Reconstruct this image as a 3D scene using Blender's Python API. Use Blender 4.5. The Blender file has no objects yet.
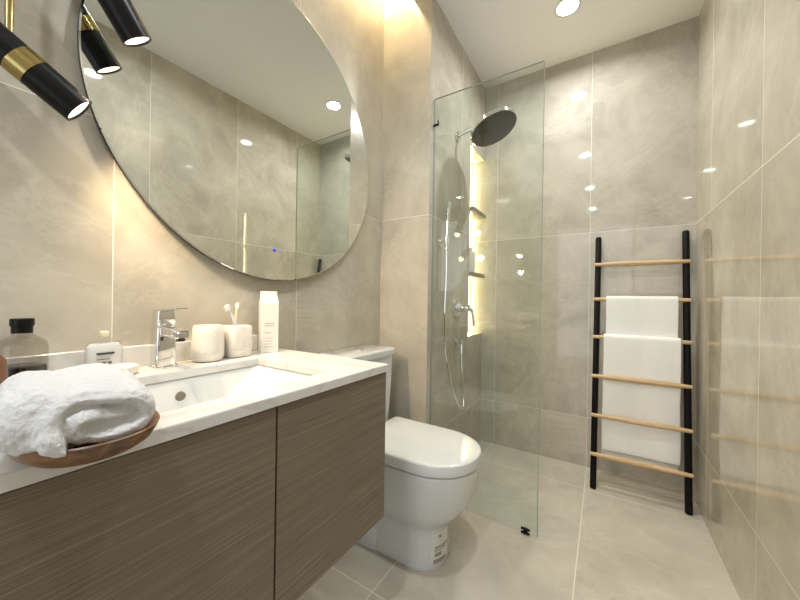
import bpy, bmesh, math, random
from mathutils import Vector, Matrix, noise
random.seed(4)
scene = bpy.context.scene
COL = scene.collection
PI = math.pi

# ------------------------------------------------------------------ camera, exposure, light
CAM = Vector((0.0, 0.0, 1.03))
R0 = (0.8449198730876902, 0.5346821681326156, 0.015012899203249669)
R1 = (0.013301028896212585, 0.007056329729797677, -0.9998866389951647)
R2 = (-0.5347274919917469, 0.8450237791279899, -0.0011497897488559684)
cd = bpy.data.cameras.new('camera')
cd.sensor_fit = 'HORIZONTAL'
cd.sensor_width = 36.0
cd.lens = 322.68 / 800 * 36
cd.clip_start = 0.02
cam = bpy.data.objects.new('camera', cd)
m = Matrix(((R0[0], -R1[0], -R2[0], CAM.x), (R0[1], -R1[1], -R2[1], CAM.y), (R0[2], -R1[2], -R2[2], CAM.z), (0, 0, 0, 1)))
cam.matrix_world = m
COL.objects.link(cam)
scene.camera = cam
scene.view_settings.view_transform = 'Standard'
scene.view_settings.look = 'None'
scene.view_settings.gamma = 1
scene.view_settings.use_curve_mapping = False
scene.view_settings.exposure = 0.0
w = bpy.data.worlds.new('world')
w.use_nodes = True
w.node_tree.nodes['Background'].inputs[0].default_value = (0.92, 0.96, 1, 1)
w.node_tree.nodes['Background'].inputs[1].default_value = 2.1
scene.world = w

DOWNLIGHT_W = 10.8      # each recessed ceiling lamp
PENDANT_W = 17.5         # each pendant tube
CORNER_W = 4.6          # warm panel in the ceiling recess over the toilet corner
NICHE_W = 6.0           # warm strip in the shower niche

# ------------------------------------------------------------------ main dimensions
XL, XR, YB, YF = -1.059, 0.415, 2.34, -2.1
YP, XP = 1.467, -0.762          # boxed corner: face towards the vanity, face towards the shower
H = 2.597
ZC = 0.842                      # counter top
XF = -0.527                     # counter front edge

# ------------------------------------------------------------------ materials
def new_mat(name):
    mt = bpy.data.materials.new(name)
    mt.use_nodes = True
    nt = mt.node_tree
    return mt, nt, nt.nodes['Principled BSDF']

def srgb(r, g, b):
    f = lambda c: (c / 255 / 12.92) if c / 255 <= 0.04045 else ((c / 255 + 0.055) / 1.055) ** 2.4
    return (f(r), f(g), f(b), 1)

def plain(name, col, rough=0.5, metal=0.0, bump=0.0, scale=200.0, spec=None, coat=0.0, var=0.03):
    mt, nt, p = new_mat(name)
    N, L = nt.nodes, nt.links
    tc = N.new('ShaderNodeTexCoord')
    nz = N.new('ShaderNodeTexNoise'); nz.inputs['Scale'].default_value = scale; nz.inputs['Detail'].default_value = 4
    L.new(tc.outputs['Object'], nz.inputs['Vector'])
    mx = N.new('ShaderNodeMix'); mx.data_type = 'RGBA'
    mx.inputs[6].default_value = tuple(c * (1 - var) for c in col[:3]) + (1,)
    mx.inputs[7].default_value = tuple(min(1, c * (1 + var)) for c in col[:3]) + (1,)
    L.new(nz.outputs['Fac'], mx.inputs[0])
    L.new(mx.outputs[2], p.inputs['Base Color'])
    p.inputs['Roughness'].default_value = rough
    p.inputs['Metallic'].default_value = metal
    if coat: p.inputs['Coat Weight'].default_value = coat; p.inputs['Coat Roughness'].default_value = 0.05
    if bump:
        b = N.new('ShaderNodeBump'); b.inputs['Strength'].default_value = bump; b.inputs['Distance'].default_value = 0.002
        L.new(nz.outputs['Fac'], b.inputs['Height']); L.new(b.outputs[0], p.inputs['Normal'])
    return mt

def tile_mat(name, ua, u0, pu, va, v0, pv, ca, cb, grout, rough, gw=0.0022, lines=True, spec=0.5):
    """large porcelain tiles: cloudy stone noise, faint veins, pale joints (world metres)"""
    mt, nt, p = new_mat(name)
    N, L = nt.nodes, nt.links
    geo = N.new('ShaderNodeNewGeometry')
    sep = N.new('ShaderNodeSeparateXYZ'); L.new(geo.outputs['Position'], sep.inputs[0])
    def math_(op, a, b=None, c=None):
        n = N.new('ShaderNodeMath'); n.operation = op
        for i, v in enumerate((a, b, c)):
            if v is None: continue
            if isinstance(v, (int, float)): n.inputs[i].default_value = v
            else: L.new(v, n.inputs[i])
        return n.outputs[0]
    def grid(axis, o, per):
        t = math_('DIVIDE', math_('SUBTRACT', sep.outputs[axis], o), per)
        rr = math_('ABSOLUTE', math_('SUBTRACT', t, math_('ROUND', t)))
        return math_('LESS_THAN', math_('MULTIPLY', rr, per), gw / 2), math_('FLOOR', math_('ADD', t, 0.0))
    masks, ids = [], []
    for a, o, per in ((ua, u0, pu), (va, v0, pv)):
        if per:
            mk, idn = grid('XYZ'.index(a), o, per); masks.append(mk); ids.append(idn)
    cmb = N.new('ShaderNodeCombineXYZ')
    for i, idn in enumerate(ids): L.new(math_('MULTIPLY', idn, 3.7 + 1.9 * i), cmb.inputs[i])
    add = N.new('ShaderNodeVectorMath'); add.operation = 'ADD'
    L.new(geo.outputs['Position'], add.inputs[0]); L.new(cmb.outputs[0], add.inputs[1])
    n1 = N.new('ShaderNodeTexNoise'); n1.inputs['Scale'].default_value = 3.0; n1.inputs['Detail'].default_value = 9
    n1.inputs['Roughness'].default_value = 0.62; n1.inputs['Distortion'].default_value = 0.5
    L.new(add.outputs[0], n1.inputs['Vector'])
    r1 = N.new('ShaderNodeValToRGB')
    r1.color_ramp.elements[0].position = 0.33; r1.color_ramp.elements[0].color = ca
    r1.color_ramp.elements[1].position = 0.68; r1.color_ramp.elements[1].color = cb
    L.new(n1.outputs['Fac'], r1.inputs[0])
    n2 = N.new('ShaderNodeTexNoise'); n2.inputs['Scale'].default_value = 1.5; n2.inputs['Detail'].default_value = 7
    n2.inputs['Roughness'].default_value = 0.7; n2.inputs['Distortion'].default_value = 1.0
    L.new(add.outputs[0], n2.inputs['Vector'])
    vein = math_('SUBTRACT', 1.0, math_('MULTIPLY', math_('ABSOLUTE', math_('SUBTRACT', n2.outputs['Fac'], 0.5)), 38.0))
    vein = math_('MULTIPLY', math_('MAXIMUM', vein, 0.0), 0.16)
    mv = N.new('ShaderNodeMix'); mv.data_type = 'RGBA'
    L.new(vein, mv.inputs[0]); L.new(r1.outputs[0], mv.inputs[6])
    mv.inputs[7].default_value = tuple(min(1, c * 1.35) for c in cb[:3]) + (1,)
    out = mv.outputs[2]
    if lines and masks:
        mk = masks[0] if len(masks) == 1 else math_('MAXIMUM', masks[0], masks[1])
        mg = N.new('ShaderNodeMix'); mg.data_type = 'RGBA'
        L.new(mk, mg.inputs[0]); L.new(out, mg.inputs[6]); mg.inputs[7].default_value = grout
        out = mg.outputs[2]
        L.new(math_('ADD', math_('MULTIPLY', mk, 0.4), rough), p.inputs['Roughness'])
    else:
        p.inputs['Roughness'].default_value = rough
    L.new(out, p.inputs['Base Color'])
    p.inputs['IOR'].default_value = 1.5
    return mt

WA, WB = srgb(165, 159, 146), srgb(195, 189, 175)
GR = srgb(226, 220, 208)
M = {}
PV, V0 = 1.159, 1.467
M['tile_left'] = tile_mat('stone_tile_left', 'Y', 1.467, 0.582, 'Z', V0, PV, WA, WB, GR, 0.33)
M['tile_right'] = tile_mat('stone_tile_right', 'Y', 1.466, 0.582, 'Z', V0, PV, WA, WB, GR, 0.035)
M['tile_back'] = tile_mat('stone_tile_back', 'X', -0.081, 0.582, 'Z', V0, PV, WA, WB, GR, 0.03)
M['tile_part'] = tile_mat('stone_tile_partition', 'X', -3.0, 0, 'Z', V0, PV, WA, WB, GR, 0.24)
M['tile_shower'] = tile_mat('stone_tile_shower', 'Y', 1.9, 0.582, 'Z', V0, PV, WA, WB, GR, 0.14)
M['tile_niche'] = tile_mat('stone_tile_niche', 'Y', 0, 0, 'Z', 0, 0, WA, WB, GR, 0.25)
M['floor'] = tile_mat('stone_floor_tile', 'X', -0.079, 0.597, 'Y', 2.062, 1.148, srgb(176, 170, 158), srgb(200, 194, 181), srgb(222, 217, 204), 0.32, gw=0.004)
M['ceiling'] = plain('ceiling_paint', srgb(234, 234, 233), 0.7)
M['white_ceramic'] = plain('white_glazed_ceramic', srgb(207, 210, 211), 0.06, coat=0.4, var=0.005)
M['white_plastic'] = plain('white_plastic', srgb(211, 214, 215), 0.12, var=0.01)
M['chrome'] = plain('chrome', (0.82, 0.83, 0.84, 1), 0.05, 1.0, var=0.01)
M['dark_rubber'] = plain('dark_grey_spray_face', srgb(58, 56, 55), 0.45, scale=400)
M['black_metal'] = plain('black_metal', srgb(9, 9, 12), 0.35, 0.0)
M['black_wood'] = plain('black_stained_wood', srgb(7, 7, 8), 0.6, scale=60)
M['gold'] = plain('brushed_brass', (0.42, 0.33, 0.13, 1), 0.2, 1.0, scale=300, var=0.06)
M['black_metal'].node_tree.nodes['Principled BSDF'].inputs['Specular IOR Level'].default_value = 0.22
M['black_wood'].node_tree.nodes['Principled BSDF'].inputs['Specular IOR Level'].default_value = 0.2
M['ply_edge'] = plain('dark_mirror_edge', srgb(18, 18, 18), 0.35)
M['soap'] = plain('soap', srgb(226, 221, 211), 0.4)
M['paper'] = plain('white_card', srgb(214, 212, 207), 0.55, var=0.01)
M['ink'] = plain('grey_print', srgb(150, 146, 140), 0.6)
M['dark_ink'] = plain('dark_print', srgb(50, 55, 54), 0.6)
M['cream_cap'] = plain('cream_cap', srgb(232, 218, 190), 0.4)
M['brown_jar'] = plain('brown_wood_turned', srgb(112, 74, 54), 0.4, scale=30, var=0.15)
M['bristle'] = plain('toothbrush_bristle', srgb(236, 232, 222), 0.8)
M['drain'] = plain('grey_overflow', srgb(120, 116, 106), 0.4, 0.6)
M['grey_label'] = plain('pale_sticker', srgb(214, 214, 208), 0.5)
M['shelf_stone'] = plain('grey_shelf', srgb(128, 120, 104), 0.3, scale=12, var=0.1)

def emit(name, col, s):
    mt, nt, p = new_mat(name)
    p.inputs['Base Color'].default_value = (0.8, 0.8, 0.8, 1)
    p.inputs['Emission Color'].default_value = col
    p.inputs['Emission Strength'].default_value = s
    return mt
M['lamp_cool'] = emit('downlight_lens', (1, 0.97, 0.93, 1), 12)
M['lamp_warm'] = emit('pendant_lens', (1, 0.86, 0.68, 1), 2.2)
M['led_warm'] = emit('led_strip', (1, 0.92, 0.70, 1), 4.0)
M['led_blue'] = emit('blue_indicator', (0.01, 0.05, 1, 1), 1.0)
M['led_blue'].node_tree.nodes['Principled BSDF'].inputs['Base Color'].default_value = (0, 0.01, 0.2, 1)

def mirror_mat():
    mt, nt, p = new_mat('mirror_silver')
    p.inputs['Base Color'].default_value = (0.79, 0.815, 0.785, 1)
    p.inputs['Metallic'].default_value = 1
    p.inputs['Roughness'].default_value = 0.0
    return mt
M['mirror'] = mirror_mat()

def glass_mat(name, tint, rough=0.0, k=0.96):
    """thin architectural glass: tinted see-through plus Schlick reflection"""
    mt, nt, p = new_mat(name)
    N, L = nt.nodes, nt.links
    N.remove(p)
    out = N['Material Output']
    tr = N.new('ShaderNodeBsdfTransparent'); tr.inputs[0].default_value = tint
    gl = N.new('ShaderNodeBsdfGlossy'); gl.inputs['Roughness'].default_value = rough; gl.inputs['Color'].default_value = (1, 1, 1, 1)
    lw = N.new('ShaderNodeLayerWeight'); lw.inputs['Blend'].default_value = 0.5
    pw = N.new('ShaderNodeMath'); pw.operation = 'POWER'; pw.inputs[1].default_value = 5.0
    L.new(lw.outputs['Facing'], pw.inputs[0])
    ma = N.new('ShaderNodeMath'); ma.operation = 'MULTIPLY_ADD'; ma.inputs[1].default_value = k; ma.inputs[2].default_value = 0.04
    L.new(pw.outputs[0], ma.inputs[0])
    mx = N.new('ShaderNodeMixShader')
    L.new(ma.outputs[0], mx.inputs[0]); L.new(tr.outputs[0], mx.inputs[1]); L.new(gl.outputs[0], mx.inputs[2])
    L.new(mx.outputs[0], out.inputs['Surface'])
    return mt
M['glass'] = glass_mat('shower_glass', (0.94, 0.962, 0.946, 1))
M['glass_edge'] = plain('glass_edge_green', srgb(150, 158, 150), 0.2)
M['glass_smoke'] = glass_mat('smoked_bottle_glass', (0.78, 0.76, 0.73, 1))
M['glass_clear'] = glass_mat('clear_bottle_glass', (0.93, 0.94, 0.94, 1), 0.03)
M['liquid_dark'] = plain('dark_liquid', srgb(16, 10, 9), 0.1)
M['liquid_clear'] = plain('milky_contents', srgb(232, 234, 236), 0.2)
_nt = M['liquid_clear'].node_tree; _p = _nt.nodes['Principled BSDF']; _tr = _nt.nodes.new('ShaderNodeBsdfTransparent'); _mx = _nt.nodes.new('ShaderNodeMixShader')
_mx.inputs[0].default_value = 0.8; _nt.links.new(_tr.outputs[0], _mx.inputs[1]); _nt.links.new(_p.outputs[0], _mx.inputs[2]); _nt.links.new(_mx.outputs[0], _nt.nodes['Material Output'].inputs['Surface'])

def veneer():
    mt, nt, p = new_mat('taupe_wood_veneer')
    N, L = nt.nodes, nt.links
    geo = N.new('ShaderNodeNewGeometry')
    mp = N.new('ShaderNodeMapping'); mp.inputs['Scale'].default_value = (60, 3.5, 560)
    L.new(geo.outputs['Position'], mp.inputs['Vector'])
    n1 = N.new('ShaderNodeTexNoise'); n1.inputs['Scale'].default_value = 1.0; n1.inputs['Detail'].default_value = 6; n1.inputs['Roughness'].default_value = 0.65
    L.new(mp.outputs[0], n1.inputs['Vector'])
    mp2 = N.new('ShaderNodeMapping'); mp2.inputs['Scale'].default_value = (60, 5, 1000)
    L.new(geo.outputs['Position'], mp2.inputs['Vector'])
    n2 = N.new('ShaderNodeTexNoise'); n2.inputs['Scale'].default_value = 1.0; n2.inputs['Detail'].default_value = 3
    L.new(mp2.outputs[0], n2.inputs['Vector'])
    av = N.new('ShaderNodeMath'); av.operation = 'MULTIPLY_ADD'; av.inputs[1].default_value = 0.45
    hf = N.new('ShaderNodeMath'); hf.operation = 'MULTIPLY'; hf.inputs[1].default_value = 0.55
    L.new(n1.outputs['Fac'], hf.inputs[0]); L.new(n2.outputs['Fac'], av.inputs[0]); L.new(hf.outputs[0], av.inputs[2])
    r = N.new('ShaderNodeValToRGB')
    r.color_ramp.elements[0].position = 0.36; r.color_ramp.elements[0].color = srgb(98, 88, 75)
    r.color_ramp.elements[1].position = 0.66; r.color_ramp.elements[1].color = srgb(146, 134, 118)
    e = r.color_ramp.elements.new(0.5); e.color = srgb(115, 104, 90)
    L.new(av.outputs[0], r.inputs[0]); L.new(r.outputs[0], p.inputs['Base Color'])
    p.inputs['Roughness'].default_value = 0.5
    b = N.new('ShaderNodeBump'); b.inputs['Strength'].default_value = 0.15; b.inputs['Distance'].default_value = 0.001
    L.new(av.outputs[0], b.inputs['Height']); L.new(b.outputs[0], p.inputs['Normal'])
    return mt
M['veneer'] = veneer()

def marble(name, a, b, scale, rough, amt=0.6):
    mt, nt, p = new_mat(name)
    N, L = nt.nodes, nt.links
    tc = N.new('ShaderNodeTexCoord')
    n = N.new('ShaderNodeTexNoise'); n.inputs['Scale'].default_value = scale; n.inputs['Detail'].default_value = 8; n.inputs['Distortion'].default_value = 2.0
    L.new(tc.outputs['Object'], n.inputs['Vector'])
    r = N.new('ShaderNodeValToRGB')
    els = r.color_ramp.elements
    els[0].position = 0.0; els[0].color = a
    els[1].position = 1.0; els[1].color = a
    for pos, c in ((0.47, a), (0.5, b), (0.53, a)):
        q = els.new(pos); q.color = c
    L.new(n.outputs['Fac'], r.inputs[0]); L.new(r.outputs[0], p.inputs['Base Color'])
    p.inputs['Roughness'].default_value = rough
    return mt
M['counter'] = marble('white_marble_counter', srgb(216, 216, 215), srgb(203, 202, 199), 2.5, 0.14)
M['cup_marble'] = marble('white_marble_cup', srgb(222, 218, 210), srgb(210, 205, 196), 9.0, 0.3)

def wood(name, a, b, sc, rough=0.45):
    mt, nt, p = new_mat(name)
    N, L = nt.nodes, nt.links
    tc = N.new('ShaderNodeTexCoord')
    mp = N.new('ShaderNodeMapping'); mp.inputs['Scale'].default_value = sc
    L.new(tc.outputs['Object'], mp.inputs['Vector'])
    n = N.new('ShaderNodeTexNoise'); n.inputs['Scale'].default_value = 1; n.inputs['Detail'].default_value = 6; n.inputs['Distortion'].default_value = 0.8
    L.new(mp.outputs[0], n.inputs['Vector'])
    r = N.new('ShaderNodeValToRGB')
    r.color_ramp.elements[0].position = 0.35; r.color_ramp.elements[0].color = a
    r.color_ramp.elements[1].position = 0.68; r.color_ramp.elements[1].color = b
    L.new(n.outputs['Fac'], r.inputs[0]); L.new(r.outputs[0], p.inputs['Base Color'])
    p.inputs['Roughness'].default_value = rough
    return mt
M['tray_wood'] = wood('acacia_wood', srgb(82, 56, 37), srgb(142, 104, 70), (9, 45, 60), 0.35)
M['rung_wood'] = wood('pale_beech_wood', srgb(190, 158, 116), srgb(216, 188, 148), (6, 90, 90), 0.5)

def towel_mat(name, col, scale, bump, dist):
    mt, nt, p = new_mat(name)
    N, L = nt.nodes, nt.links
    tc = N.new('ShaderNodeTexCoord')
    n = N.new('ShaderNodeTexNoise'); n.inputs['Scale'].default_value = scale; n.inputs['Detail'].default_value = 5; n.inputs['Roughness'].default_value = 0.7
    L.new(tc.outputs['Object'], n.inputs['Vector'])
    b = N.new('ShaderNodeBump'); b.inputs['Strength'].default_value = bump; b.inputs['Distance'].default_value = dist
    L.new(n.outputs['Fac'], b.inputs['Height']); L.new(b.outputs[0], p.inputs['Normal'])
    p.inputs['Base Color'].default_value = col
    p.inputs['Roughness'].default_value = 0.95
    p.inputs['Sheen Weight'].default_value = 0.2
    return mt
M['towel'] = towel_mat('white_terry', srgb(221, 222, 225), 260, 0.7, 0.004)
M['towel_flat'] = towel_mat('white_cotton', srgb(238, 238, 236), 420, 0.35, 0.002)

# ------------------------------------------------------------------ helpers
def link(o):
    COL.objects.link(o); return o

def root_of(o):
    while o.parent: o = o.parent
    return o

def finish(name, bm, mat, parent=None, smooth=True, angle=35):
    """ONE mesh object from world-space geometry; the origin is the root's, or the mesh's own base"""
    bmesh.ops.recalc_face_normals(bm, faces=bm.faces[:])
    if parent:
        org = root_of(parent).location.copy()
    else:
        xs = [v.co for v in bm.verts]
        org = Vector(((min(c.x for c in xs) + max(c.x for c in xs)) / 2, (min(c.y for c in xs) + max(c.y for c in xs)) / 2, min(c.z for c in xs)))
    bmesh.ops.translate(bm, verts=bm.verts[:], vec=-org)
    me = bpy.data.meshes.new(name)
    bm.to_mesh(me); bm.free()
    mats = mat if isinstance(mat, (list, tuple)) else [mat]
    for mt in mats: me.materials.append(mt)
    if smooth:
        for p in me.polygons: p.use_smooth = True
        try: me.set_sharp_from_angle(angle=math.radians(angle))
        except Exception: pass
    o = link(bpy.data.objects.new(name, me))
    if parent: o.parent = parent
    else: o.location = org
    return o

def thing(name, loc, label, cat, group=None):
    o = link(bpy.data.objects.new(name, None))
    o.location = loc; o.empty_display_size = 0.05
    return tag(o, label, cat, group)

def tag(o, label, cat, group=None):
    o['label'] = label; o['category'] = cat
    if group: o['group'] = group
    return o

def struct(name, bm, mat, smooth=False):
    o = finish(name, bm, mat, smooth=smooth)
    o['kind'] = 'structure'
    return o

def box(bm, lo, hi, mi=0):
    vs = [bm.verts.new((x, y, z)) for x in (lo[0], hi[0]) for y in (lo[1], hi[1]) for z in (lo[2], hi[2])]
    fs = [(0, 1, 3, 2), (4, 6, 7, 5), (0, 4, 5, 1), (2, 3, 7, 6), (0, 2, 6, 4), (1, 5, 7, 3)]
    out = []
    for f in fs:
        q = bm.faces.new([vs[i] for i in f]); q.material_index = mi; out.append(q)
    return vs, out

def rbox(bm, lo, hi, r=0.004, seg=2):
    t = bmesh.new()
    box(t, lo, hi)
    bmesh.ops.recalc_face_normals(t, faces=t.faces[:])
    bmesh.ops.bevel(t, geom=t.edges[:], offset=r, segments=seg, affect='EDGES', profile=0.5)
    merge(bm, t)

def merge(bm, t, mat=None):
    if mat is not None: bmesh.ops.transform(t, matrix=mat, verts=t.verts[:])
    me = bpy.data.meshes.new('tmp'); t.to_mesh(me); t.free()
    bm.from_mesh(me); bpy.data.meshes.remove(me)

def frame(d):
    d = Vector(d).normalized()
    a = Vector((0, 0, 1)) if abs(d.z) < 0.9 else Vector((1, 0, 0))
    u = d.cross(a).normalized(); v = d.cross(u).normalized()
    return u, v

def loft(bm, loops, cap0=True, cap1=True):
    rows = [[bm.verts.new(p) for p in lp] for lp in loops]
    n = len(rows[0])
    for a, b in zip(rows, rows[1:]):
        for i in range(n):
            j = (i + 1) % n
            try: bm.faces.new((a[i], a[j], b[j], b[i]))
            except ValueError: pass
    if cap0: bm.faces.new(rows[0])
    if cap1: bm.faces.new(rows[-1])
    return rows

def rod(bm, p0, p1, r0, r1=None, n=16, prof=None):
    """round bar; prof = [(t along 0..1, radius)] for turned shapes"""
    p0, p1 = Vector(p0), Vector(p1)
    u, v = frame(p1 - p0)
    prof = prof or [(0, r0), (1, r0 if r1 is None else r1)]
    loft(bm, [[p0.lerp(p1, t) + u * (r * math.cos(2 * PI * i / n)) + v * (r * math.sin(2 * PI * i / n)) for i in range(n)] for t, r in prof])

def path(bm, pts, r, n=10):
    """tube along a smooth polyline"""
    P = [Vector(p) for p in pts]
    Q = []
    for i in range(len(P) - 1):                          # Catmull-Rom
        a, b, c, d = P[max(i - 1, 0)], P[i], P[i + 1], P[min(i + 2, len(P) - 1)]
        for k in range(6):
            t = k / 6
            Q.append(0.5 * ((2 * b) + (c - a) * t + (2 * a - 5 * b + 4 * c - d) * t * t + (3 * b - a - 3 * c + d) * t ** 3))
    Q.append(P[-1])
    u, _ = frame(Q[1] - Q[0])
    loops = []
    for i, q in enumerate(Q):
        d = (Q[min(i + 1, len(Q) - 1)] - Q[max(i - 1, 0)]).normalized()
        u = (u - d * u.dot(d)).normalized(); v = d.cross(u)
        loops.append([q + u * (r * math.cos(2 * PI * k / n)) + v * (r * math.sin(2 * PI * k / n)) for k in range(n)])
    loft(bm, loops)

def lathe(bm, c, prof, n=32, cap0=True, cap1=True):
    loft(bm, [[Vector((c[0] + r * math.cos(2 * PI * i / n), c[1] + r * math.sin(2 * PI * i / n), c[2] + z)) for i in range(n)] for r, z in prof], cap0, cap1)

def bend(loopfn, zs): return [loopfn(z) for z in zs]

# ------------------------------------------------------------------ room shell
T = 0.1
b = bmesh.new(); box(b, (XL - T, YF - T, -T), (XR + T, YB + T, 0)); struct('floor', b, M['floor'])
CRX, CRY, HT = -0.863, 1.08, 0.34                   # recess in the ceiling over the toilet corner
b = bmesh.new()
box(b, (CRX, YF - T, H), (XR + T, YB + T, H + HT)); box(b, (XL, YF - T, H), (CRX, CRY, H + HT)); box(b, (XL, YP, H), (CRX, YB + T, H + HT)); box(b, (XL, CRY, H + HT - 0.06), (CRX, YP, H + HT))
struct('ceiling', b, M['ceiling'])
b = bmesh.new(); box(b, (XL - T, YF, 0), (XL, YB, H + HT)); struct('wall_left', b, M['tile_left'])
b = bmesh.new(); box(b, (XR, YF, 0), (XR + T, YB, H)); struct('wall_right', b, M['tile_right'])
b = bmesh.new(); box(b, (XL - T, YB, 0), (XR + T, YB + T, H)); struct('wall_back', b, M['tile_back'])
b = bmesh.new()                                      # the end behind the camera, with a doorway added to let in fill daylight
box(b, (XL - T, YF - T, 0), (-0.76, YF, H)); box(b, (0.39, YF - T, 0), (XR + T, YF, H)); box(b, (-0.76, YF - T, 2.4), (0.39, YF, H))
struct('wall_front', b, M['tile_back'])
# boxed corner with the lit niche
NY0, NZ0, NZ1, NX = 2.058, 0.792, 2.064, -0.885
b = bmesh.new()
def pbox(lo, hi):
    vs, fs = box(b, lo, hi)
    fs[2].material_index = 1 if lo[1] < 1.5 else 2      # the face towards the vanity
    return fs
pbox((XL, YP, 0), (XP, NY0, H))
f = pbox((XL, NY0, 0), (XP, YB, NZ0)); f[5].material_index = 2
f = pbox((XL, NY0, NZ1), (XP, YB, H)); f[4].material_index = 2
f = pbox((XL, NY0, NZ0), (NX, YB, NZ1)); f[1].material_index = 2
struct('wall_shower', b, [M['tile_shower'], M['tile_part'], M['tile_niche']])

# ------------------------------------------------------------------ ceiling lamps
def area(name, loc, power, size, col, rot=(0, 0, 0), parent=None, shape='DISK', size_y=None, spread=None):
    l = bpy.data.lights.new(name, 'AREA'); l.shape = shape; l.size = size
    if size_y: l.size_y = size_y
    l.energy = power; l.color = col
    if spread: l.spread = spread
    o = link(bpy.data.objects.new(name, l)); o.rotation_euler = rot
    if parent: o.parent = parent; o.location = Vector(loc) - root_of(parent).location
    else: o.location = loc
    return o

def spot(name, loc, d, power, angle, blend, col, parent, rad=0.02):
    l = bpy.data.lights.new(name, 'SPOT'); l.energy = power; l.spot_size = angle; l.spot_blend = blend
    l.color = col; l.shadow_soft_size = rad
    o = link(bpy.data.objects.new(name, l))
    o.rotation_euler = Vector(d).to_track_quat('-Z', 'Y').to_euler()
    o.parent = parent; o.location = Vector(loc) - root_of(parent).location
    return o

def downlight(x, y, label, power, col, lens, r=0.052):
    t = thing('downlight', (x, y, H), label, 'ceiling light', 'recessed ceiling lights')
    b = bmesh.new()
    lathe(b, (x, y, H), [(r, 0), (r + 0.012, 0), (r + 0.012, -0.003), (r + 0.008, -0.005), (r, -0.004), (r, 0)], 40, False, False)
    finish('trim_ring', b, M['white_plastic'], t)
    b = bmesh.new(); lathe(b, (x, y, H), [(r, 0), (r, -0.002)], 40)
    finish('lens', b, lens, t)
    return t
for y, lab in ((1.91, 'round white recessed downlight in the ceiling over the shower'),
               (0.75, 'round white recessed downlight in the ceiling in front of the round mirror'),
               (-0.41, 'round white recessed downlight in the ceiling just behind the camera'),
               (-1.57, 'round white recessed downlight in the ceiling at the far end behind the camera')):
    t = downlight(-0.185, y, lab, DOWNLIGHT_W, None, M['lamp_cool'])
    area('downlight_beam', (-0.185, y, H - 0.007), DOWNLIGHT_W, 0.1, (0.95, 0.97, 0.97), parent=t, spread=math.radians(164))
ZR = H + HT - 0.06
t = thing('recess_light', (-0.985, 1.27, ZR), 'warm light panel up inside the ceiling recess above the toilet corner', 'ceiling light')
b = bmesh.new(); rbox(b, (-1.035, 1.14, ZR - 0.018), (-0.935, 1.40, ZR), 0.003); finish('housing', b, M['white_plastic'], t)
b = bmesh.new(); rbox(b, (-1.030, 1.145, ZR - 0.022), (-0.940, 1.395, ZR - 0.017), 0.001); finish('lens', b, M['lamp_warm'], t)
area('recess_beam', (-0.985, 1.27, ZR - 0.024), CORNER_W, 0.06, (1.0, 0.76, 0.42), parent=t, shape='RECTANGLE', size_y=0.22)

# ------------------------------------------------------------------ niche: strip, shelves, bottle
t = thing('led_strip', (NX + 0.012, YB - 0.01, NZ0), 'glowing warm LED strip in the inner corner of the shower niche', 'led strip')
b = bmesh.new(); box(b, (NX, YB - 0.012, NZ0), (NX + 0.010, YB, NZ1)); finish('channel', b, M['white_plastic'], t, smooth=False)
b = bmesh.new(); rbox(b, (NX + 0.010, YB - 0.012, NZ0 + 0.004), (NX + 0.024, YB, NZ1 - 0.004), 0.002); finish('diffuser', b, M['led_warm'], t)
area('led_strip_beam', (NX + 0.027, YB - 0.014, (NZ0 + NZ1) / 2), NICHE_W, NZ1 - NZ0 - 0.02, (1.0, 0.83, 0.46), (0, math.radians(90), math.radians(155)), t, 'RECTANGLE', 0.012)
for z, lab in ((1.655, 'grey stone shelf in the lit shower niche, the empty upper one'), (1.222, 'grey stone shelf in the lit shower niche, the lower one with a bottle')):
    b = bmesh.new()
    rbox(b, (NX + 0.001, NY0 + 0.001, z - 0.028), (XP + 0.026, YB - 0.026, z), 0.002)
    tag(finish('niche_shelf', b, M['shelf_stone']), lab, 'shelf', 'shelves of the shower niche')
t = thing('shampoo_bottle', (-0.80, 2.19, 1.222), 'pale grey rounded bottle standing on the lower niche shelf', 'bottle')
b = bmesh.new(); lathe(b, (-0.80, 2.19, 1.222), [(0.026, 0), (0.03, 0.004), (0.03, 0.135), (0.026, 0.15), (0.013, 0.158)], 24); finish('body', b, M['grey_label'], t)
b = bmesh.new(); lathe(b, (-0.80, 2.19, 1.380), [(0.013, 0), (0.013, 0.022), (0.011, 0.024)], 20); finish('cap', b, M['white_plastic'], t)

# ------------------------------------------------------------------ shower glass
GY0, GY1 = 1.511, 1.519
t = thing('shower_screen', (-0.5, 1.515, 0.0), 'tall frameless clear glass panel between toilet and shower', 'shower screen')
GX0, GX1, GZ0, GZ1 = -0.760, -0.234, 0.006, 2.077
b = bmesh.new(); box(b, (GX0, GY0, GZ0), (GX1, GY1, GZ1)); finish('glass_panel', b, M['glass'], t, smooth=False)
b = bmesh.new()
rbox(b, (GX1, GY0, GZ0), (GX1 + 0.0025, GY1, GZ1 + 0.0025), 0.0008, 1); finish('side_edge', b, M['glass_edge'], t)
b = bmesh.new(); rbox(b, (GX0, GY0, GZ1), (GX1, GY1, GZ1 + 0.0025), 0.0008, 1); finish('top_edge', b, M['glass_edge'], t)
b = bmesh.new(); rbox(b, (GX0 - 0.002, GY0 - 0.002, GZ0), (GX0 + 0.003, GY1 + 0.002, GZ1 - 0.004), 0.001, 1); finish('wall_seal', b, M['glass_edge'], t)
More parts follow.
